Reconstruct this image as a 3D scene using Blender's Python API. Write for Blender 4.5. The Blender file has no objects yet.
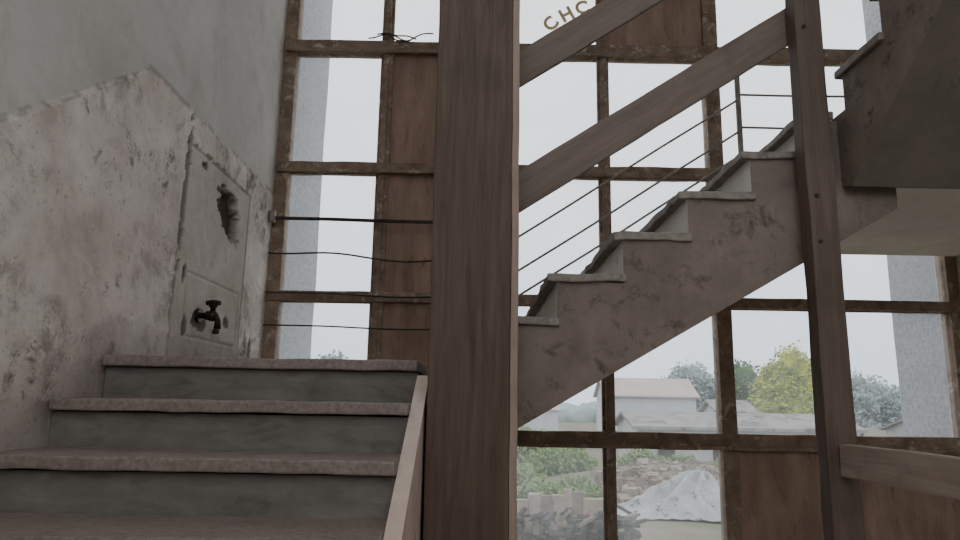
import bpy, bmesh, math, random
from mathutils import Vector, Matrix, noise
random.seed(7)
E = 1.44          # camera height above the lower floor
S = bpy.context.scene
COL = S.collection

# ---------------------------------------------------------------- materials
def new_mat(name):
    m = bpy.data.materials.new(name); m.use_nodes = True
    nt = m.node_tree; nt.nodes.clear()
    out = nt.nodes.new('ShaderNodeOutputMaterial')
    return m, nt, out

def ramp(nt, fac, stops):
    r = nt.nodes.new('ShaderNodeValToRGB')
    while len(r.color_ramp.elements) > len(stops): r.color_ramp.elements.remove(r.color_ramp.elements[-1])
    while len(r.color_ramp.elements) < len(stops): r.color_ramp.elements.new(0.5)
    for e, (p, c) in zip(r.color_ramp.elements, stops):
        e.position = p; e.color = (c[0], c[1], c[2], 1)
    nt.links.new(fac, r.inputs[0]); return r.outputs[0]

def noise_n(nt, vec, scale, detail=6, rough=0.6, dist=0.0):
    n = nt.nodes.new('ShaderNodeTexNoise')
    n.inputs['Scale'].default_value = scale; n.inputs['Detail'].default_value = detail
    n.inputs['Roughness'].default_value = rough; n.inputs['Distortion'].default_value = dist
    nt.links.new(vec, n.inputs['Vector']); return n.outputs[0]

def mixc(nt, fac, a, b, mode='MIX'):
    m = nt.nodes.new('ShaderNodeMix'); m.data_type = 'RGBA'; m.blend_type = mode
    for s, v in ((m.inputs[0], fac), (m.inputs[6], a), (m.inputs[7], b)):
        if isinstance(v, (int, float)): s.default_value = v
        elif isinstance(v, tuple): s.default_value = (v[0], v[1], v[2], 1)
        else: nt.links.new(v, s)
    return m.outputs[2]

def objcoord(nt, scale=(1, 1, 1)):
    tc = nt.nodes.new('ShaderNodeTexCoord'); mp = nt.nodes.new('ShaderNodeMapping')
    mp.inputs['Scale'].default_value = scale
    nt.links.new(tc.outputs['Object'], mp.inputs['Vector']); return mp.outputs[0]

def finish(nt, out, col, rough=0.8, bump=None, bstr=0.3, bdist=0.01, metal=0.0, spec=0.3):
    b = nt.nodes.new('ShaderNodeBsdfPrincipled')
    if isinstance(col, tuple): b.inputs['Base Color'].default_value = (*col, 1)
    else: nt.links.new(col, b.inputs['Base Color'])
    b.inputs['Roughness'].default_value = rough; b.inputs['Metallic'].default_value = metal
    b.inputs['Specular IOR Level'].default_value = spec
    if bump is not None:
        bp = nt.nodes.new('ShaderNodeBump'); bp.inputs['Strength'].default_value = bstr
        bp.inputs['Distance'].default_value = bdist
        nt.links.new(bump, bp.inputs['Height']); nt.links.new(bp.outputs[0], b.inputs['Normal'])
    nt.links.new(b.outputs[0], out.inputs[0])

def mottled(name, dark, light, scale=4, rough=0.85, spots=None, sscale=9, slo=0.6, shi=0.68, stretch=(1, 1, 1), bstr=0.4, bdist=0.01, metal=0.0, spec=0.3):
    m, nt, out = new_mat(name)
    v = objcoord(nt, stretch)
    n1 = noise_n(nt, v, scale, 8, 0.65, 0.3)
    c = ramp(nt, n1, [(0.3, dark), (0.7, light)])
    n2 = noise_n(nt, v, sscale, 8, 0.7, 0.5)
    if spots:
        f = ramp(nt, n2, [(slo, (0, 0, 0)), (shi, (1, 1, 1))])
        c = mixc(nt, f, c, spots)
    finish(nt, out, c, rough, n2, bstr, bdist, metal, spec)
    return m

def plain(name, c, rough=0.8, metal=0.0):
    return mottled(name, tuple(x*0.85 for x in c), tuple(min(1, x*1.15) for x in c), 3, rough, metal=metal, bstr=0.1)

def wood(name, dark, light, axis='Z', rough=0.65, spots=(0.04, 0.028, 0.02), k=1.0):
    st = {'X': (0.8, 14, 14), 'Y': (14, 0.8, 14), 'Z': (14, 14, 0.8)}[axis]
    m, nt, out = new_mat(name)
    v = objcoord(nt, st)
    n1 = noise_n(nt, v, 2.2*k, 8, 0.7, 0.8)
    c = ramp(nt, n1, [(0.25, dark), (0.75, light)])
    v2 = objcoord(nt)
    n2 = noise_n(nt, v2, 3.5, 6, 0.6)
    f = ramp(nt, n2, [(0.55, (0, 0, 0)), (0.85, (0.5, 0.5, 0.5))])
    c = mixc(nt, f, c, spots)
    finish(nt, out, c, rough, n1, 0.35, 0.006)
    return m

M = {}
M['concrete'] = mottled('stringer_plaster', (0.175, 0.138, 0.115), (0.30, 0.245, 0.208), 5, 0.9, (0.095, 0.073, 0.058), 9, 0.54, 0.68)
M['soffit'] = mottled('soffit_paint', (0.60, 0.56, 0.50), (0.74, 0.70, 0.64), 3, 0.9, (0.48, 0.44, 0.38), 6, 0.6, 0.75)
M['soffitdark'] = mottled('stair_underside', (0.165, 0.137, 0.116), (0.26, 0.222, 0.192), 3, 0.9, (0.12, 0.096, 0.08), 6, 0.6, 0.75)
M['riserlight'] = mottled('riser_lit_tone', (0.72, 0.70, 0.65), (0.88, 0.86, 0.81), 6, 0.85, (0.42, 0.39, 0.34), 9, 0.62, 0.72)  # window light falling on the risers is put into this pale colour
M['tread'] = mottled('terrazzo_tread', (0.17, 0.135, 0.12), (0.32, 0.265, 0.24), 60, 0.55, (0.105, 0.085, 0.074), 5, 0.56, 0.74, bstr=0.2, bdist=0.003)
M['treadgrey'] = mottled('grey_stone_tread', (0.20, 0.17, 0.148), (0.35, 0.31, 0.275), 30, 0.6, (0.10, 0.08, 0.066), 6, 0.58, 0.7, bstr=0.3)
M['riser'] = mottled('grey_riser', (0.135, 0.124, 0.11), (0.225, 0.21, 0.187), 6, 0.7, (0.10, 0.087, 0.073), 5, 0.52, 0.75, stretch=(1, 1, 2.5))
M['sideplaster'] = mottled('stair_side_plaster', (0.58, 0.45, 0.39), (0.78, 0.65, 0.58), 4, 0.9, (0.12, 0.07, 0.055), 4, 0.60, 0.63)
M['postwood'] = wood('dark_post_wood', (0.066, 0.043, 0.032), (0.17, 0.118, 0.092), 'Z')
M['postwood2'] = wood('post_wood', (0.09, 0.064, 0.050), (0.19, 0.14, 0.113), 'Z')
M['poststrip'] = wood('post_edge_wood', (0.28, 0.20, 0.16), (0.44, 0.33, 0.27), 'Z')
M['railwood'] = wood('rail_wood', (0.135, 0.102, 0.082), (0.26, 0.202, 0.168), 'X')
M['railwoodY'] = wood('rail_wood_y', (0.34, 0.265, 0.22), (0.54, 0.445, 0.385), 'Y')
M['frame'] = mottled('window_frame_wood', (0.15, 0.102, 0.07), (0.36, 0.265, 0.195), 9, 0.75, (0.54, 0.465, 0.38), 14, 0.55, 0.68)
M['panel'] = mottled('plywood_panel', (0.23, 0.145, 0.105), (0.42, 0.29, 0.22), 3, 0.7, (0.15, 0.09, 0.066), 7, 0.56, 0.75, stretch=(3, 1, 0.7))
M['iron'] = mottled('rusty_iron', (0.03, 0.026, 0.024), (0.10, 0.075, 0.06), 20, 0.7, metal=0.3)
M['rod'] = mottled('weathered_rod', (0.18, 0.155, 0.13), (0.36, 0.32, 0.28), 12, 0.6, metal=0.1)
M['black'] = mottled('tap_blackened_brass', (0.014, 0.011, 0.009), (0.06, 0.04, 0.028), 30, 0.45, metal=0.6)
M['gold'] = plain('gold_lettering', (0.86, 0.68, 0.40), 0.5)
M['floor'] = mottled('terrazzo_floor', (0.36, 0.32, 0.28), (0.52, 0.47, 0.42), 20, 0.6)
M['ceil'] = mottled('ceiling_paint', (0.66, 0.63, 0.57), (0.82, 0.79, 0.73), 2, 0.9)
M['ext'] = mottled('exterior_roughcast', (0.35, 0.38, 0.41), (0.54, 0.57, 0.60), 25, 0.95, (0.30, 0.32, 0.35), 40, 0.5, 0.6, bstr=0.8)

# left wall: peeled plaster, driven by vertex attributes stored on the mesh
def wall_mat():
    m, nt, out = new_mat('peeled_wall_plaster')
    v = objcoord(nt)
    def attr(n):
        a = nt.nodes.new('ShaderNodeAttribute'); a.attribute_name = n; return a.outputs['Fac']
    def mul(a, b):
        k = nt.nodes.new('ShaderNodeMath'); k.operation = 'MULTIPLY'
        nt.links.new(a, k.inputs[0]); nt.links.new(b, k.inputs[1]); return k.outputs[0]
    nA = noise_n(nt, v, 1.3, 8, 0.6, 0.4)
    up = ramp(nt, nA, [(0.3, (0.57, 0.54, 0.50)), (0.7, (0.72, 0.69, 0.65))])
    nA2 = noise_n(nt, objcoord(nt, (1, 1.2, 1.0)), 3.0, 10, 0.75, 0.8)
    up = mixc(nt, ramp(nt, nA2, [(0.50, (0, 0, 0)), (0.70, (0.55, 0.55, 0.55))]), up, (0.44, 0.405, 0.36))
    nB = noise_n(nt, v, 2.2, 9, 0.68, 0.3)
    lo = ramp(nt, nB, [(0.30, (0.50, 0.42, 0.375)), (0.48, (0.73, 0.645, 0.59)), (0.68, (0.90, 0.83, 0.775))])
    nC = noise_n(nt, v, 8.5, 12, 0.8, 0.3)
    nD = noise_n(nt, v, 1.7, 4, 0.6)
    region = ramp(nt, nD, [(0.44, (0, 0, 0)), (0.60, (1, 1, 1))])
    lo = mixc(nt, mul(ramp(nt, nC, [(0.47, (0, 0, 0)), (0.56, (0.9, 0.9, 0.9))]), region), lo, (0.20, 0.155, 0.125))
    nG = noise_n(nt, v, 4.4, 12, 0.8, 0.4)
    lo = mixc(nt, ramp(nt, nG, [(0.58, (0, 0, 0)), (0.63, (0.8, 0.8, 0.8))]), lo, (0.19, 0.15, 0.12))
    nE = noise_n(nt, v, 30, 5, 0.8)
    lo = mixc(nt, ramp(nt, nE, [(0.58, (0, 0, 0)), (0.66, (0.6, 0.6, 0.6))]), lo, (0.28, 0.22, 0.18))
    pan = ramp(nt, nC, [(0.35, (0.40, 0.355, 0.31)), (0.65, (0.64, 0.585, 0.525))])
    pf = nt.nodes.new('ShaderNodeMath'); pf.operation = 'MULTIPLY'; pf.inputs[1].default_value = 0.55
    nt.links.new(attr('panel'), pf.inputs[0])
    lo = mixc(nt, pf.outputs[0], lo, pan)
    c = mixc(nt, attr('dado'), up, lo)
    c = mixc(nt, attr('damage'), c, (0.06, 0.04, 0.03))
    finish(nt, out, c, 0.92, nC, 0.6, 0.012)
    return m
M['wall'] = wall_mat()

def glass_mat():
    m, nt, out = new_mat('dusty_window_glass')
    v = objcoord(nt)
    n = noise_n(nt, v, 1.6, 8, 0.7, 1.0)
    f = ramp(nt, n, [(0.3, (0.08,)*3), (0.75, (0.26,)*3)])
    tr = nt.nodes.new('ShaderNodeBsdfTransparent'); tr.inputs[0].default_value = (0.97, 0.985, 1, 1)
    tl = nt.nodes.new('ShaderNodeBsdfTranslucent'); tl.inputs[0].default_value = (0.93, 0.95, 0.97, 1)
    gl = nt.nodes.new('ShaderNodeBsdfGlossy'); gl.inputs['Roughness'].default_value = 0.05
    mx = nt.nodes.new('ShaderNodeMixShader'); nt.links.new(f, mx.inputs[0])
    nt.links.new(tr.outputs[0], mx.inputs[1]); nt.links.new(tl.outputs[0], mx.inputs[2])
    m2 = nt.nodes.new('ShaderNodeMixShader'); m2.inputs[0].default_value = 0.03
    nt.links.new(mx.outputs[0], m2.inputs[1]); nt.links.new(gl.outputs[0], m2.inputs[2])
    nt.links.new(m2.outputs[0], out.inputs[0]); return m
M['glass'] = glass_mat()

# ---------------------------------------------------------------- geometry builder
class B:
    def __init__(s, name, mats, parent=None):
        s.bm = bmesh.new(); s.name = name; s.mats = mats; s.parent = parent
    def box(s, x0, x1, y0, y1, z0, z1, mi=0, bevel=0.0, cuts=0, jit=0.0, rot=None):
        t = bmesh.new()
        bmesh.ops.create_cube(t, size=1)
        c = Vector(((x0+x1)/2, (y0+y1)/2, (z0+z1)/2)); d = Vector((x1-x0, y1-y0, z1-z0))
        for v in t.verts: v.co = Vector((v.co.x*d.x, v.co.y*d.y, v.co.z*d.z))
        if bevel > 0: bmesh.ops.bevel(t, geom=t.edges[:], offset=bevel, segments=2, affect='EDGES', profile=0.6)
        if cuts:
            for ax in range(3):
                n = int(d[ax]/(max(d)/cuts))
                for i in range(1, n):
                    p = Vector((0, 0, 0)); p[ax] = -d[ax]/2+d[ax]*i/n
                    nn = Vector((0, 0, 0)); nn[ax] = 1
                    bmesh.ops.bisect_plane(t, geom=t.verts[:]+t.edges[:]+t.faces[:], plane_co=p, plane_no=nn)
        if rot is not None:
            for v in t.verts: v.co = rot @ v.co
        for v in t.verts:
            v.co += c
            if jit: v.co += noise.noise_vector(v.co*9)*jit
        s.merge(t, mi)
    def merge(s, t, mi, smooth=False):
        m = {}
        for v in t.verts: m[v] = s.bm.verts.new(v.co)
        for f in t.faces:
            try:
                nf = s.bm.faces.new([m[v] for v in f.verts]); nf.material_index = mi; nf.smooth = smooth or f.smooth
            except ValueError: pass
        t.free()
    def prism(s, pts, axis, a, b, mi=0, miend=None, jit=0):
        def P(p, k):
            return Vector((k, p[0], p[1])) if axis == 'X' else Vector((p[0], k, p[1]))
        va = [s.bm.verts.new(P(p, a)) for p in pts]; vb = [s.bm.verts.new(P(p, b)) for p in pts]
        fs = [s.bm.faces.new(va), s.bm.faces.new(vb[::-1])]
        for f in fs: f.material_index = mi if miend is None else miend
        n = len(pts); out = []
        for i in range(n):
            f = s.bm.faces.new([va[i], vb[i], vb[(i+1) % n], va[(i+1) % n]]); f.material_index = mi; out.append(f)
        return out
    def tube(s, pts, r, mi=0, seg=10):
        t = bmesh.new(); rings = []
        pts = [Vector(p) for p in pts]
        for i, p in enumerate(pts):
            d = (pts[min(i+1, len(pts)-1)]-pts[max(i-1, 0)]).normalized()
            a = d.orthogonal().normalized() if i == 0 else (rings_a - d*rings_a.dot(d)).normalized()
            rings_a = a; b_ = d.cross(a); rr = r[i] if isinstance(r, (list, tuple)) else r
            rings.append([t.verts.new(p+(a*math.cos(k*2*math.pi/seg)+b_*math.sin(k*2*math.pi/seg))*rr) for k in range(seg)])
        for i in range(len(rings)-1):
            for k in range(seg):
                f = t.faces.new([rings[i][k], rings[i][(k+1) % seg], rings[i+1][(k+1) % seg], rings[i+1][k]]); f.smooth = True
        t.faces.new(rings[0][::-1]); t.faces.new(rings[-1])
        s.merge(t, mi)
    def ball(s, c, r, mi=0, sub=2, sc=(1, 1, 1), jit=0):
        t = bmesh.new(); bmesh.ops.create_icosphere(t, subdivisions=sub, radius=1)
        for v in t.verts:
            k = 1+jit*noise.noise(v.co*2+Vector(c))
            v.co = Vector((v.co.x*sc[0], v.co.y*sc[1], v.co.z*sc[2]))*r*k+Vector(c)
        s.merge(t, mi, True)
    def done(s):
        bmesh.ops.recalc_face_normals(s.bm, faces=s.bm.faces[:])
        me = bpy.data.meshes.new(s.name); s.bm.to_mesh(me); s.bm.free()
        for m in s.mats: me.materials.append(M[m])
        o = bpy.data.objects.new(s.name, me); COL.objects.link(o)
        if s.parent: o.parent = s.parent
        return o

def empty(name):
    o = bpy.data.objects.new(name, None); COL.objects.link(o); return o

# dimensions (z measured from camera height; everything is lifted by E at the end)
XL, XR, YW = -1.42, 3.20, 4.60
XE = XR-0.02
YS = 2.65             # line of the well edge / near face of middle flight
ZL1, ZL2 = 0.16, 1.178
FL = -E

# ---------------------------------------------------------------- left wall (fine grid, real relief)
def dado_line(y):
    return 1.385 if y > 2.75 else 1.385-0.71*(2.75-y)
def make_wall_left():
    y0, y1, z0, z1 = -2.0, 4.78, FL, 4.0
    fine = 0.014
    ys = []; y = y0
    while y < y1: ys.append(y); y += (fine if y > 3.0 else 0.02) if y > 1.2 else 0.08
    ys.append(y1)
    zs = []; z = z0
    while z < z1: zs.append(z); z += fine if -0.5 < z < 1.6 else 0.06
    zs.append(z1)
    verts = []; D = []; P = []; G = []
    for y in ys:
        for z in zs:
            n = noise.fractal(Vector((y*3, z*3, 0)), 1.0, 2.0, 5)
            nf = noise.fractal(Vector((y*14, z*14, 5)), 1.0, 2.0, 4)
            d = (dado_line(y)+0.014*nf)-z
            dd = max(0, min(1, d/0.012+0.5))
            x = 0.003*n+0.0012*nf+0.004*dd
            pa = 0; g = 0
            if abs(d) < 0.012 and nf > 0.0: g = 0.4
            py0, py1, pz1 = 3.16+0.02*nf, 4.10, 1.24+0.01*nf
            if py0 < y < py1 and z < pz1 and z > 0.10:
                pa = 1; x -= 0.003
                e = min(y-py0, py1-y, pz1-z)
                if e < 0.02: x -= 0.004; g = max(g, 0.35+0.3*nf)
            # inner hatch outline round the tap
            if 3.3 < y < 4.05 and 0.30 < z < 0.62:
                e = min(y-3.3, 4.05-y, z-0.30, 0.62-z)
                if e < 0.018: x -= 0.003; g = max(g, 0.2)
                else: x += 0.001
            # broken hole
            r = math.hypot((y-3.80)/0.14, (z-1.03)/0.15)+0.7*n+0.6*nf
            if r < 1: x -= 0.045*min(1, (1-r)*4); g = max(g, min(0.95, 0.35+(1-r)*2.0+0.5*nf))
            elif r < 1.25: g = max(g, (1.25-r)*0.9)
            r = math.hypot((y-3.2)/0.03, (z-1.0)/0.35)+0.5*nf
            if r < 1: x -= 0.012; g = max(g, 0.6)
            for (cy, cz, ry, rz) in ((3.50, 0.39, 0.09, 0.06), (3.86, 0.42, 0.05, 0.03), (3.28, 0.6, 0.02, 0.05), (4.3, 0.3, .03, .12), (3.33, .35, .03, .05), (3.62, 1.12, .04, .02), (3.4, 1.18, .05, .02)):
                r = math.hypot((y-cy)/ry, (z-cz)/rz)+0.5*nf
                if r < 1: x -= 0.015*(1-r)+0.004; g = max(g, 0.75)
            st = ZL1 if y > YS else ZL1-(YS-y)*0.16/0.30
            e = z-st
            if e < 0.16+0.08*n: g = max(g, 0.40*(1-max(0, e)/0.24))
            verts.append((XL+x, y, z)); D.append(dd); P.append(pa); G.append(max(0, g))
    nz = len(zs); faces = []
    for i in range(len(ys)-1):
        for j in range(nz-1):
            a = i*nz+j; faces.append((a, a+nz, a+nz+1, a+1))
    k = len(verts)
    bx = XL-0.25
    verts += [(bx, y0, z0), (bx, y1, z0), (bx, y1, z1), (bx, y0, z1)]
    D += [0]*4; P += [0]*4; G += [0]*4
    faces.append((k, k+3, k+2, k+1))
    L = len(ys)-1
    faces.append(tuple([j for j in range(nz)]+[k+3, k]))
    faces.append(tuple([L*nz+j for j in range(nz-1, -1, -1)]+[k+1, k+2]))
    faces.append(tuple([i*nz+nz-1 for i in range(L+1)]+[k+2, k+3]))
    me = bpy.data.meshes.new('wall_left'); me.from_pydata(verts, [], faces)
    for nme, arr in (('dado', D), ('panel', P), ('damage', G)):
        a = me.attributes.new(nme, 'FLOAT', 'POINT'); a.data.foreach_set('value', arr)
    me.materials.append(M['wall']); me.update()
    o = bpy.data.objects.new('wall_left', me); COL.objects.link(o)
    return o
make_wall_left()

# other shell
b = B('floor', ['floor']); b.box(XL, XR, -2.0, YW+0.1, FL-0.2, FL); b.done()
b = B('ceiling', ['ceil']); b.box(XL-0.25, XR+0.25, -0.3, YW+0.18, 4.0, 4.2); b.done()
b = B('wall_right', ['ceil']); b.box(XR, XR+0.25, -2.0, YW+0.18, FL, 4.0); b.done()
b = B('added_back_baffle', ['ceil']); b.box(XL-0.25, XR+0.25, -2.2, -2.0, FL, 1.0); b.done()  # unseen half-height wall, added to cut the flat fill light from behind

# ---------------------------------------------------------------- windows
win = empty('window_1')
vx = [-1.38, -0.69, 0.08, 0.85, 1.62, 2.39, 3.16]
hz = [-1.10, -0.20, 0.69, 1.59, 2.49, 3.39]
fr = B('frame', ['frame'], win)
for i, x in enumerate(vx):
    w = {0: 0.05, 4: 0.05, 6: 0.04}.get(i, 0.022)
    if i == 2: w = 0.04
    fr.box(x-w, x+w, YW-0.05, YW+0.06, FL, 4.0, 0, 0.006, 24, 0.004)
for j, z in enumerate(hz):
    h = {1: 0.045, 4: 0.042}.get(j, 0.034)
    fr.box(XL+0.01, XR-0.01, YW-0.065, YW+0.05, z-h, z+h, 0, 0.006, 30, 0.005)
    if j in (1, 3, 4): fr.box(XL+0.02, XR-0.02, YW-0.085, YW-0.06, z-h-0.012, z-h+0.012, 0, 0.004, 30, 0.004)
zz = [FL]+hz+[4.0]
panels = {(1, 2), (1, 3), (1, 4), (3, 5), (4, 1), (5, 1), (0, 1), (1, 1), (0, 0), (1, 0), (2, 0), (3, 0), (4, 0), (5, 0)}
pn = B('plywood_infill', ['panel', 'frame'], win)
gl = B('glass_panes', ['glass'], win)
for i in range(6):
    for j in range(7):
        x0, x1, z0, z1 = vx[i]+0.02, vx[i+1]-0.02, zz[j]+0.02, zz[j+1]-0.02
        if (i, j) in panels:
            pn.box(x0, x1, YW-0.02, YW+0.0, z0, z1, 0, 0.003, 8, 0.004)
            pn.box(x0+0.0, x0+0.03, YW-0.04, YW-0.02, z0, z1, 1, 0.003)
            pn.box(x1-0.03, x1, YW-0.04, YW-0.02, z0, z1, 1, 0.003)
        else:
            vs = [gl.bm.verts.new(p) for p in ((x0, YW+0.01, z0), (x1, YW+0.01, z0), (x1, YW+0.01, z1), (x0, YW+0.01, z1))]
            gl.bm.faces.new(vs)
            for (a, b_, c, d) in ((x0, x0+0.022, z0, z1), (x1-0.022, x1, z0, z1), (x0, x1, z0, z0+0.02), (x0, x1, z1-0.02, z1)):
                fr.box(a, b_, YW-0.02, YW+0.008, c, d, 0, 0.003)
fr.done(); pn.done(); gl.done()

# letters on the glass
le = empty('window_lettering')
for ch, x, z, r in (('C', 0.485, 2.725, 50), ('H', 0.60, 2.80, 28), ('C', 0.712, 2.855, 15)):
    cu = bpy.data.curves.new('letter_'+ch, 'FONT'); cu.body = ch; cu.size = 0.14; cu.extrude = 0.002; cu.offset = 0.005
    cu.align_x = 'CENTER'; cu.align_y = 'CENTER'; cu.materials.append(M['gold'])
    o = bpy.data.objects.new('letter_'+ch, cu); COL.objects.link(o); o.parent = le
    o.location = (x, YW+0.004, z)
    o.rotation_euler = (math.pi/2, math.radians(-r), 0)

# loose wire on the transom
b = B('twisted_wire', ['iron'])
for k in range(3):
    p = []; x = -0.82+0.06*k; z = 2.535
    for i in range(14):
        t = i/13
        p.append((x+0.34*t*(1 if k % 2 == 0 else 0.7), YW-0.09+0.01*math.sin(i+k), z+0.03*math.sin(t*math.pi*(1+0.5*k)+k)+0.01*k))
    b.tube(p, 0.005, 0, 6)
b.done()

# ---------------------------------------------------------------- staircases
# flight 1 (left): rises +Y
st = B('concrete_staircase', ['sideplaster', 'riser', 'tread'])
X0, X1 = XL+0.012, -0.228
n = 10; T = 0.30; R = 0.16
prof = [(YS+0.001, FL), (YS+0.001, ZL1-0.045)]
for k in range(n):
    yk = YS-k*T; zk = ZL1-k*R-0.045
    prof += [(yk, zk), (yk, zk-R)]
prof[-1] = (prof[-1][0], FL)
st.prism(prof, 'X', X0, X1, 1, 0)
for k in range(n):
    yk = YS-k*T; zk = ZL1-k*R
    st.box(X0, X1, yk-0.03, yk+T+0.0 if k else yk+0.35, zk-0.04, zk, 2, 0.007, 30, 0.004)
# plastered curb closing the open side of the flight
def nl(y): return ZL1-0.045-(YS-y)*R/T
st.prism([(YS-0.02, FL), (YS-0.02, nl(YS-0.02)), (0.0, nl(0.0)), (-0.1, FL)], 'X', X1, X1+0.045, 0)
st.done()

# flight 2 (middle): rises +X, near face at YS
st = B('concrete_staircase', ['concrete', 'riserlight', 'treadgrey', 'soffit'])
T2, R2 = 0.259, 0.172; xk0 = 0.021
top = []
for k in range(1, 7):
    x = xk0+(k-1)*T2; z = ZL1+R2*k
    top += [(x+0.02, z-R2-0.03), (x+0.02, z-0.03)]
def sof(x): return 0.61*x-0.215
xe = 1.655
prof = [(-0.14, sof(0.0)-0.04), (-0.14, ZL1-0.03)]+top+[(xe, ZL2-0.03), (xe, sof(xe))]
fs = st.prism(prof, 'Y', YS, YW-0.20, 0, 0)
for f in fs:
    xs = [v.co.x for v in f.verts]
    if max(xs)-min(xs) < 1e-4 and max(xs) < 1.6: f.material_index = 1
for k in range(1, 7):
    x = xk0+(k-1)*T2; z = ZL1+R2*k
    st.box(x-0.02, x+T2+0.03 if k < 6 else 1.42, YS-0.018, YW-0.20, z-0.032, z, 2, 0.006, 36, 0.009)
st.done()

# landing 1
b = B('stair_landing', ['concrete', 'tread', 'soffit'])
b.box(XL+0.012, -0.145, YS+0.36, YW-0.09, -0.10, ZL1-0.045, 2)
b.box(XL+0.012, 0.0, YS+0.36, YW-0.09, ZL1-0.044, ZL1-0.001, 1, 0.004)
b.done()
# landing 2
b = B('stair_landing', ['soffit', 'treadgrey'])
b.box(xe+0.001, XE, YS+0.346, YW-0.07, 1.03, ZL2-0.03, 0)
b.box(1.425, XE, YS+0.346, YW-0.07, ZL2-0.03, ZL2, 1, 0.004)
b.done()

# flight 3 (right): rises -Y
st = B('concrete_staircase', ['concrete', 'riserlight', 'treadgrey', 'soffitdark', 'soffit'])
XS = 1.44; T3, R3 = 0.285, 0.172; y3 = 2.60
prof = [(YS+0.345, ZL2)]
n3 = 10
for k in range(n3):
    y = y3-k*T3; z = ZL2+R3*(k+1)
    prof += [(y-0.02, z-R3-(0.032 if k else 0)), (y-0.02, z-0.032)]
ye = y3-n3*T3
zt = ZL2+R3*n3-0.032
prof += [(ye, zt), (ye, 2.55), (1.6, 1.53), (2.58, 0.86), (2.70, 0.895), (2.70, 1.03), (YS+0.345, 1.03)]
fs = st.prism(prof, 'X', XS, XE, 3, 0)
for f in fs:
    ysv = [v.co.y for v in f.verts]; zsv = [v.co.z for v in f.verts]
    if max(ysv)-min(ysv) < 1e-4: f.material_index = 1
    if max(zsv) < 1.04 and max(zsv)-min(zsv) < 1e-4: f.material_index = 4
for k in range(n3):
    y = y3-k*T3; z = ZL2+R3*(k+1)
    st.box(XS-0.018, XE, y-T3-0.03, y+0.01, z-0.032, z, 2, 0.006, 30, 0.005)
st.done()
b = B('stair_landing', ['soffit', 'treadgrey'])
b.box(1.44, XE, -1.5, ye-0.035, zt-0.2, zt, 0)
b.box(1.42, XE, -1.5, ye-0.035, zt, zt+0.03, 1, 0.004); b.done()

# ---------------------------------------------------------------- timber
b = B('wooden_post', ['postwood', 'poststrip', 'iron'])
b.box(-0.173, 0.109, 2.40, 2.60, FL, 3.99, 0, 0.008, 40, 0.003)
b.box(0.1095, 0.136, 2.405, 2.59, FL, 3.99, 1, 0.004, 40, 0.003)
b.done()
b = B('wooden_post', ['postwood2', 'iron'])
b.box(1.238, 1.346, 2.52, 2.60, FL, 3.99, 0, 0.006, 40, 0.005)
for z in (0.62, 0.8, 1.5):
    b.tube([(1.27, 2.54, z), (1.27, 2.512, z)], 0.008, 1, 8)
b.done()
def plank(name, xa, za, xb, zb, h, y0, y1):
    b = B(name, ['railwood', 'iron'])
    a = math.atan2(zb-za, xb-xa); L = math.hypot(xb-xa, zb-za)
    b.box(-L/2, L/2, -(y1-y0)/2, (y1-y0)/2, -h/2, h/2, 0, 0.004, 16, 0.003)
    o = b.done(); o.location = ((xa+xb)/2, (y0+y1)/2, (za+zb)/2); o.rotation_euler = (0, -a, 0)
    return o
s2 = 0.668
plank('wooden_handrail', -0.02, 0.83-0.175*s2, 1.345, 0.83+1.18*s2, 0.142, 2.607, 2.628)
plank('wooden_handrail', -0.02, 1.35-0.175*s2, 1.345, 1.35+1.19*s2, 0.130, 2.607, 2.628)
b = B('wooden_handrail', ['railwoodY', 'iron'])
b.box(1.275, 1.315, 0.10, 2.515, -0.225, -0.115, 0, 0.006, 20, 0.005)
b.box(1.24, 1.34, 0.0, 0.10, FL, -0.10, 0, 0.006)
b.done()

# ---------------------------------------------------------------- window guard rods
g = B('window_guard_rail', ['rod', 'iron'])
YG = 4.48
def wob(p0, p1, a, n=16, seed=0):
    p0 = Vector(p0); p1 = Vector(p1); out = []
    for i in range(n+1):
        t = i/n; p = p0.lerp(p1, t); e = math.sin(math.pi*t)
        p.z += a*e*noise.noise(Vector((t*2.2, seed, 0)))*2 - a*e*0.5
        out.append(p)
    return out
for z, r, a in ((1.20, 0.012, 0.003), (0.96, 0.006, 0.03), (0.70, 0.006, 0.01), (0.485, 0.005, 0.006)):
    g.tube(wob((XL+0.02, YG, z), (0.05, YG, z-0.01), a, seed=z), r, 1, 8)
g.box(XL+0.012, XL+0.05, YG-0.02, YG+0.02, 1.17, 1.25, 0, 0.005)
g.box(0.03, 0.07, YG-0.015, YG+0.015, ZL1, 1.25, 0, 0.003)
for z0, z1 in ((1.20, 2.14), (0.97, 1.91), (0.80, 1.74)):
    g.tube(wob((0.06, YG, z0-0.225+0.0), (1.76, YG, z1-0.04), 0.008, seed=z1), 0.0075, 0, 8)
g.box(1.75, 1.78, YG-0.015, YG+0.015, ZL2, 2.34, 0, 0.004)
for z in (2.14, 1.90, 1.66):
    g.tube(wob((1.76, YG, z), (XR, YG, z), 0.006, seed=z), 0.008, 0, 8)
g.done()

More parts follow.
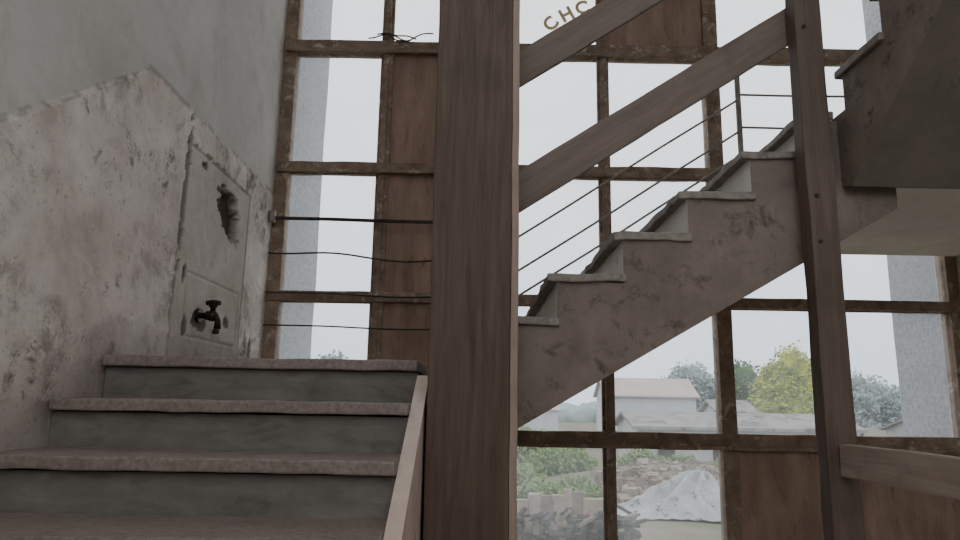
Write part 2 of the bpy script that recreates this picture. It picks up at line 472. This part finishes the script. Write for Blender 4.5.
# ---------------------------------------------------------------- wall tap
t = B('water_tap', ['black', 'iron'])
k_ = 0.8; ty0, tz0, tx0 = 3.50, 0.42, XL-0.005
def q(dx, dy, dz): return (tx0+dx*k_, ty0+dy*k_, tz0+dz*k_)
t.tube([q(0, 0, 0), q(.016, 0, 0)], 0.036, 0, 20)
t.tube([q(0, 0, 0), q(.05, 0, 0), q(.052, 0, 0), q(.075, 0, 0), q(.077, 0, 0), q(.10, 0, 0)], [0.015, 0.015, 0.023, 0.023, 0.017, 0.017], 0, 14)
t.ball(q(.09, 0, 0), 0.03, 0)
t.tube([q(.09, 0, 0), q(.115, -.005, -.005), q(.13, -.01, -.035), q(.132, -.012, -.085)], [0.017, 0.017, 0.015, 0.018], 0, 12)
t.tube([q(.09, 0, 0), q(.09, 0, .05), q(.09, 0, .055), q(.09, 0, .075)], [0.017, 0.013, 0.022, 0.019], 0, 12)
t.tube([q(.09, -.045, .078), q(.09, 0, .085), q(.09, .045, .078)], [0.012, 0.015, 0.012], 0, 10)
t.tube([q(.045, 0, .08), q(.09, 0, .085), q(.135, 0, .08)], [0.012, 0.015, 0.012], 0, 10)
t.tube([(XL-0.01, 3.70, 0.36), (XL+0.03, 3.70, 0.36)], 0.014, 1, 12)
t.done()

# ---------------------------------------------------------------- exterior
b = B('exterior_wing_wall', ['ext']); b.box(XL-0.4, XL-0.02, YW+0.19, 6.0, -4.2, 4.5, 0, 0.01, 20, 0.01); b.done()
b = B('exterior_wing_wall', ['ext']); b.box(XR+0.03, XR+0.4, YW+0.19, 5.38, -4.2, 4.5, 0, 0.01, 20, 0.01); b.done()

M['earth'] = mottled('waste_ground', (0.11, 0.10, 0.07), (0.20, 0.18, 0.14), 0.25, 0.95, (0.11, 0.135, 0.065), 0.12, 0.5, 0.62, bstr=0.2)
M['leafy'] = mottled('leaves_yellow', (0.15, 0.24, 0.01), (0.48, 0.50, 0.03), 0.9, 0.8, (0.09, 0.2, 0.02), 0.7, 0.54, 0.64)
M['leafd'] = mottled('leaves_dark', (0.025, 0.08, 0.02), (0.07, 0.16, 0.04), 0.8, 0.8)
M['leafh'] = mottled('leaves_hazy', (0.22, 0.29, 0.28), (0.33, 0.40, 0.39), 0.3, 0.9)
M['leafb'] = mottled('leaves_bush', (0.10, 0.17, 0.05), (0.21, 0.29, 0.11), 0.8, 0.9)
M['trunk'] = plain('bark', (0.10, 0.08, 0.06))
M['rubble'] = mottled('rubble', (0.10, 0.085, 0.068), (0.23, 0.195, 0.16), 1.5, 0.95, (0.20, 0.12, 0.085), 2.0, 0.58, 0.64)
M['tarp'] = mottled('tarpaulin', (0.24, 0.25, 0.26), (0.42, 0.43, 0.44), 1.2, 0.6, (0.10, 0.10, 0.11), 1.6, 0.56, 0.62, bstr=0.2)
M['roofg'] = mottled('roof_grey', (0.18, 0.175, 0.17), (0.30, 0.29, 0.275), 0.8, 0.9, (0.10, 0.09, 0.08), 1.0, 0.52, 0.62)
M['roofr'] = mottled('roof_tile_red_hazed', (0.42, 0.345, 0.33), (0.49, 0.41, 0.39), 0.5, 0.9)  # red tile, paled by aerial haze painted into the colour
M['white'] = mottled('whitewash', (0.36, 0.36, 0.35), (0.48, 0.48, 0.46), 0.7, 0.9, (0.31, 0.28, 0.24), 1.0, 0.6, 0.7)
M['hazew'] = mottled('hazed_render', (0.46, 0.485, 0.51), (0.54, 0.565, 0.59), 0.7, 0.9)  # house walls with the haze of distance mixed into their colour
M['oldbrick'] = mottled('ruined_brick', (0.20, 0.165, 0.13), (0.35, 0.30, 0.25), 1.5, 0.95, (0.25, 0.13, 0.10), 2.0, 0.55, 0.62)
M['dark'] = mottled('dark_debris', (0.02, 0.018, 0.016), (0.08, 0.072, 0.064), 2, 0.9)

G0 = -4.2
def gh(x, y):
    d = noise.fractal(Vector((x*0.06, y*0.06, 0)), 1, 2, 4)*0.5
    h = G0+d*min(1, max(0, (y-9)/15))*0.7
    h += 1.5*math.exp(-((x-10)/6)**2-((y-36)/3.0)**2)
    h += 1.2*math.exp(-((x-2)/6)**2-((y-44)/5)**2)
    return h
verts = []; faces = []
ys = [4.9+i*0.7 for i in range(80)]+[61+i*6 for i in range(60)]
xs = [-200, -120, -60, -30]+[-20+i*0.9 for i in range(90)]+[65, 90, 140, 220, 320]
for y in ys:
    for x in xs: verts.append((x, y, gh(x, y)))
for i in range(len(ys)-1):
    for j in range(len(xs)-1):
        a = i*len(xs)+j; faces.append((a, a+1, a+1+len(xs), a+len(xs)))
me = bpy.data.meshes.new('ground'); me.from_pydata(verts, [], faces); me.materials.append(M['earth'])
o = bpy.data.objects.new('ground', me); COL.objects.link(o)

def tree(name, x, y, blobs, leafmat, ztrunk, leaf=0.22, nleaf=2600, rng=1):
    rnd = random.Random(rng)
    b = B(name, [leafmat, 'trunk'])
    zb = gh(x, y)-0.2
    b.tube([(x, y, zb), (x+0.1, y, (zb+ztrunk)/2), (x, y, ztrunk)], [0.28, 0.2, 0.12], 1, 8)
    for (bx, by, bz, r, sz) in blobs:
        b.tube([(x, y, ztrunk-0.8), ((x+bx)/2, (y+by)/2, (ztrunk+bz)/2), (bx, by, bz)], [0.12, 0.08, 0.04], 1, 6)
        b.ball((bx, by, bz), r*0.68, 0, 3, (1, 1, sz), 0.8)
        m = int(nleaf*r*r/sum(q[3]**2 for q in blobs))
        for i in range(m):
            d = Vector((rnd.gauss(0, 1), rnd.gauss(0, 1), rnd.gauss(0, 1))).normalized()
            rr = r*(0.65+0.45*rnd.random())*(1+0.35*noise.noise(d*2.5+Vector((bx, by, bz))))
            c = Vector((bx+d.x*rr, by+d.y*rr, bz+d.z*rr*sz))
            u = Vector((rnd.gauss(0, 1), rnd.gauss(0, 1), rnd.gauss(0, 1))).normalized(); w = u.orthogonal().normalized()
            s = leaf*(0.6+0.8*rnd.random())
            vs = [b.bm.verts.new(c+u*s*0.6), b.bm.verts.new(c+w*s*0.35), b.bm.verts.new(c-u*s*0.6), b.bm.verts.new(c-w*s*0.35)]
            b.bm.faces.new(vs)
    return b.done()
tree('tree', 27.0, 60, [(25.6, 60, 1.6, 1.9, 1), (28.2, 60, 1.8, 1.9, 1), (27.0, 60, 3.6, 1.6, 1.1), (29.2, 60.3, 0.3, 1.6, 1), (24.9, 60, 0.2, 1.6, 1), (27.0, 59.5, 0.3, 2, 1), (25.4, 60, 3.0, 1.1, 1), (28.8, 60, 3.2, 1.0, 1)], 'leafy', 0.0, 0.3, 7000, 1)
tree('tree', 25.6, 68, [(25.4, 68, 2.2, 2.2, 1.1), (26.5, 68, 0.6, 2.4, 1), (24.4, 68, 0.2, 1.8, 1)], 'leafd', 0.0, 0.35, 4000, 2)
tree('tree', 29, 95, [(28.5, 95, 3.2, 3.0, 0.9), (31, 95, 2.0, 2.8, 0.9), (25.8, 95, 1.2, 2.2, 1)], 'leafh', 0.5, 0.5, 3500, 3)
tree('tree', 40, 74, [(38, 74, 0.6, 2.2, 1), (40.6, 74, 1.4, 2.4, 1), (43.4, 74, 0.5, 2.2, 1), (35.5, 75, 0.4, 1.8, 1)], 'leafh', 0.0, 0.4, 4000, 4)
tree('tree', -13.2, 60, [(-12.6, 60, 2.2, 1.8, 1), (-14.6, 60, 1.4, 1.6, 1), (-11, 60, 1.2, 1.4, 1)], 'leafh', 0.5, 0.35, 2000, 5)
def bush(x, y, r, mat, rng, h=0.7):
    tree('bush', x, y, [(x, y, gh(x, y)+r*0.5, r, h), (x+r*0.9, y, gh(x, y)+r*0.3, r*0.7, h), (x-r*0.9, y, gh(x, y)+r*0.35, r*0.75, h)], mat, gh(x, y)+0.3, 0.2, 2200, rng)
bush(2.6, 29.5, 0.9, 'leafb', 11); bush(4.2, 31.5, 0.8, 'leafb', 12); bush(1.0, 36, 1.5, 'leafb', 14); bush(4.6, 39.0, 1.3, 'leafb', 16); bush(13.6, 38.4, 0.9, 'leafb', 15); bush(2.6, 42, 1.6, 'leafb', 17)
bush(9.0, 39.0, 1.0, 'leafb', 18); bush(11.3, 39.2, 0.9, 'leafb', 19)
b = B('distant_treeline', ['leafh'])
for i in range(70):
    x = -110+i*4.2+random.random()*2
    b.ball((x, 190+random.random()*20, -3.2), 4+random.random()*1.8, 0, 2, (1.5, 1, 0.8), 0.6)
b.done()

def house(name, x0, x1, y0, y1, ze, zr, wall, roof, base=G0-0.5, windows=3):
    b = B(name, [wall, roof, 'dark'])
    ym = (y0+y1)/2
    b.prism([(y0, base), (y0, ze), (ym, zr), (y1, ze), (y1, base)], 'X', x0, x1, 0)
    for a, c in (((y0-0.4, ze-0.2), (ym, zr+0.05)), ((y1+0.4, ze-0.2), (ym, zr+0.05))):
        b.prism([a, c, (c[0], c[1]+0.18), (a[0], a[1]+0.18)], 'X', x0-0.4, x1+0.4, 1)
    for i in range(windows):
        cx = x0+(x1-x0)*(i+0.5)/windows
        b.box(cx-0.5, cx+0.5, y0-0.05, y0+0.05, ze-1.9, ze-0.8, 2)
    return b.done()
house('low_shed', 9.5, 22.5, 42, 48, -1.05, -0.45, 'white', 'roofg', windows=4)
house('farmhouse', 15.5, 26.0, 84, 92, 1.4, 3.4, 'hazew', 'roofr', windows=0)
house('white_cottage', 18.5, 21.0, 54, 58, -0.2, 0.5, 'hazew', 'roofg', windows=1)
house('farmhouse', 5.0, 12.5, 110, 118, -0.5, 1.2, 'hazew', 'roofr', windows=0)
house('farmhouse', 38, 48, 58, 66, -1.5, -0.6, 'white', 'roofg', windows=3)

b = B('ruined_brick_wall', ['oldbrick', 'rubble'])
x = 0.6
while x < 4.4:
    w = 0.25+random.random()*0.3; h = 1.0+0.4*noise.noise(Vector((x*1.1, 0, 0)))+random.random()*0.10
    b.box(x, x+w, 26.0, 26.35, G0-0.4, G0+h, random.choice((0, 0, 0, 1)), 0.02, 4, 0.03); x += w-0.005
b.done()
b = B('scrap_heap', ['dark', 'rubble'])
for i in range(200):
    x = 0.4+random.random()*4.0; L = 0.3+random.random()*0.9; y = 19.6+random.random()*1.6
    top = -2.95+0.25*noise.noise(Vector((x, 3, 0)))
    z = G0+random.random()*(top-G0)
    a = Matrix.Rotation(random.random()*3.1, 3, 'Z') @ Matrix.Rotation(random.gauss(0, 0.35), 3, 'Y')
    b.box(x-L/2, x+L/2, y-0.08, y+0.08, z-0.04, z+0.04, random.choice((0, 0, 0, 1)), 0, rot=a)
for i in range(60):
    x = 0.4+random.random()*4.0; y = 20+random.random()*1.2
    b.ball((x, y, G0+random.random()*0.9), 0.3, random.choice((0, 0, 1)), 2, (1.2, 1, 0.9), 0.9)
b.done()

b = B('rubble_pile', ['rubble', 'oldbrick'])
for i in range(900):
    x = random.gauss(10, 2.6); y = random.gauss(33.5, 1.2); r = 0.05+random.random()**2*0.24
    y = min(36, max(31.3, y)); x = max(6.0, x)
    a = Matrix.Rotation(random.random()*6, 3, 'Z') @ Matrix.Rotation(random.random()*3, 3, 'X')
    b.box(x-r, x+r, y-r*0.7, y+r*0.7, gh(x, y)-r*0.4, gh(x, y)+r*0.8, random.choice((0, 0, 1)), 0, rot=a)
b.done()

# tarpaulin over a heap
verts = []; faces = []; nx, ny = 160, 110
for j in range(ny+1):
    for i in range(nx+1):
        u = i/nx*2-1; v = j/ny*2-1
        x = 7.7+u*2.5; y = 28.3+v*1.6
        def tent(cu, h, wl, wr):
            du = (u-cu)/(wr if u > cu else wl)
            return h*max(0, 1-abs(du)**1.25)*max(0, 1-abs(v)**1.5)
        ridge = max(tent(0.5, 1.6, 1.4, 0.6), tent(0.0, 1.1, 0.8, 0.5), tent(0.8, 1.35, .4, .2))
        ang = math.atan2(v-0.15, u-0.5)
        f = 0.17*math.sin(ang*13+3*noise.noise(Vector((u*2, v*2, 0))))*min(1, ridge*1.5)
        f += 0.12*noise.noise(Vector((u*5, v*5, 2)))
        verts.append((x+0.15*noise.noise(Vector((u*3, v*3, 9))), y, gh(x, y)+0.08+ridge+f))
for j in range(ny):
    for i in range(nx):
        a = j*(nx+1)+i; faces.append((a, a+1, a+nx+2, a+nx+1))
me = bpy.data.meshes.new('tarpaulin'); me.from_pydata(verts, [], faces); me.materials.append(M['tarp'])
for p in me.polygons: p.use_smooth = True
o = bpy.data.objects.new('tarpaulin_heap', me); COL.objects.link(o)

for o in COL.objects:
    if o.parent is None: o.location.z += E

# ---------------------------------------------------------------- overcast sky
w = bpy.data.worlds.new('overcast_sky'); S.world = w; w.use_nodes = True
nt = w.node_tree; bg = nt.nodes['Background']
tc = nt.nodes.new('ShaderNodeTexCoord'); sp = nt.nodes.new('ShaderNodeSeparateXYZ')
nt.links.new(tc.outputs['Generated'], sp.inputs[0])
c = ramp(nt, sp.outputs[2], [(0.0, (0.68, 0.755, 0.84)), (0.15, (0.79, 0.85, 0.925)), (0.5, (0.96, 0.98, 1.0)), (1.0, (1, 0.99, 0.97))])
nt.links.new(c, bg.inputs[0]); bg.inputs[1].default_value = 2.0

# ---------------------------------------------------------------- camera
cd = bpy.data.cameras.new('camera'); cam = bpy.data.objects.new('camera', cd); COL.objects.link(cam)
cd.sensor_width = 36; cd.lens = 26; cd.clip_start = 0.05; cd.clip_end = 1500
cam.matrix_world = Matrix.Translation((0, 0, E)) @ Matrix.Rotation(math.radians(101), 4, 'X') @ Matrix.Rotation(math.radians(1.0), 4, 'Z')
S.camera = cam
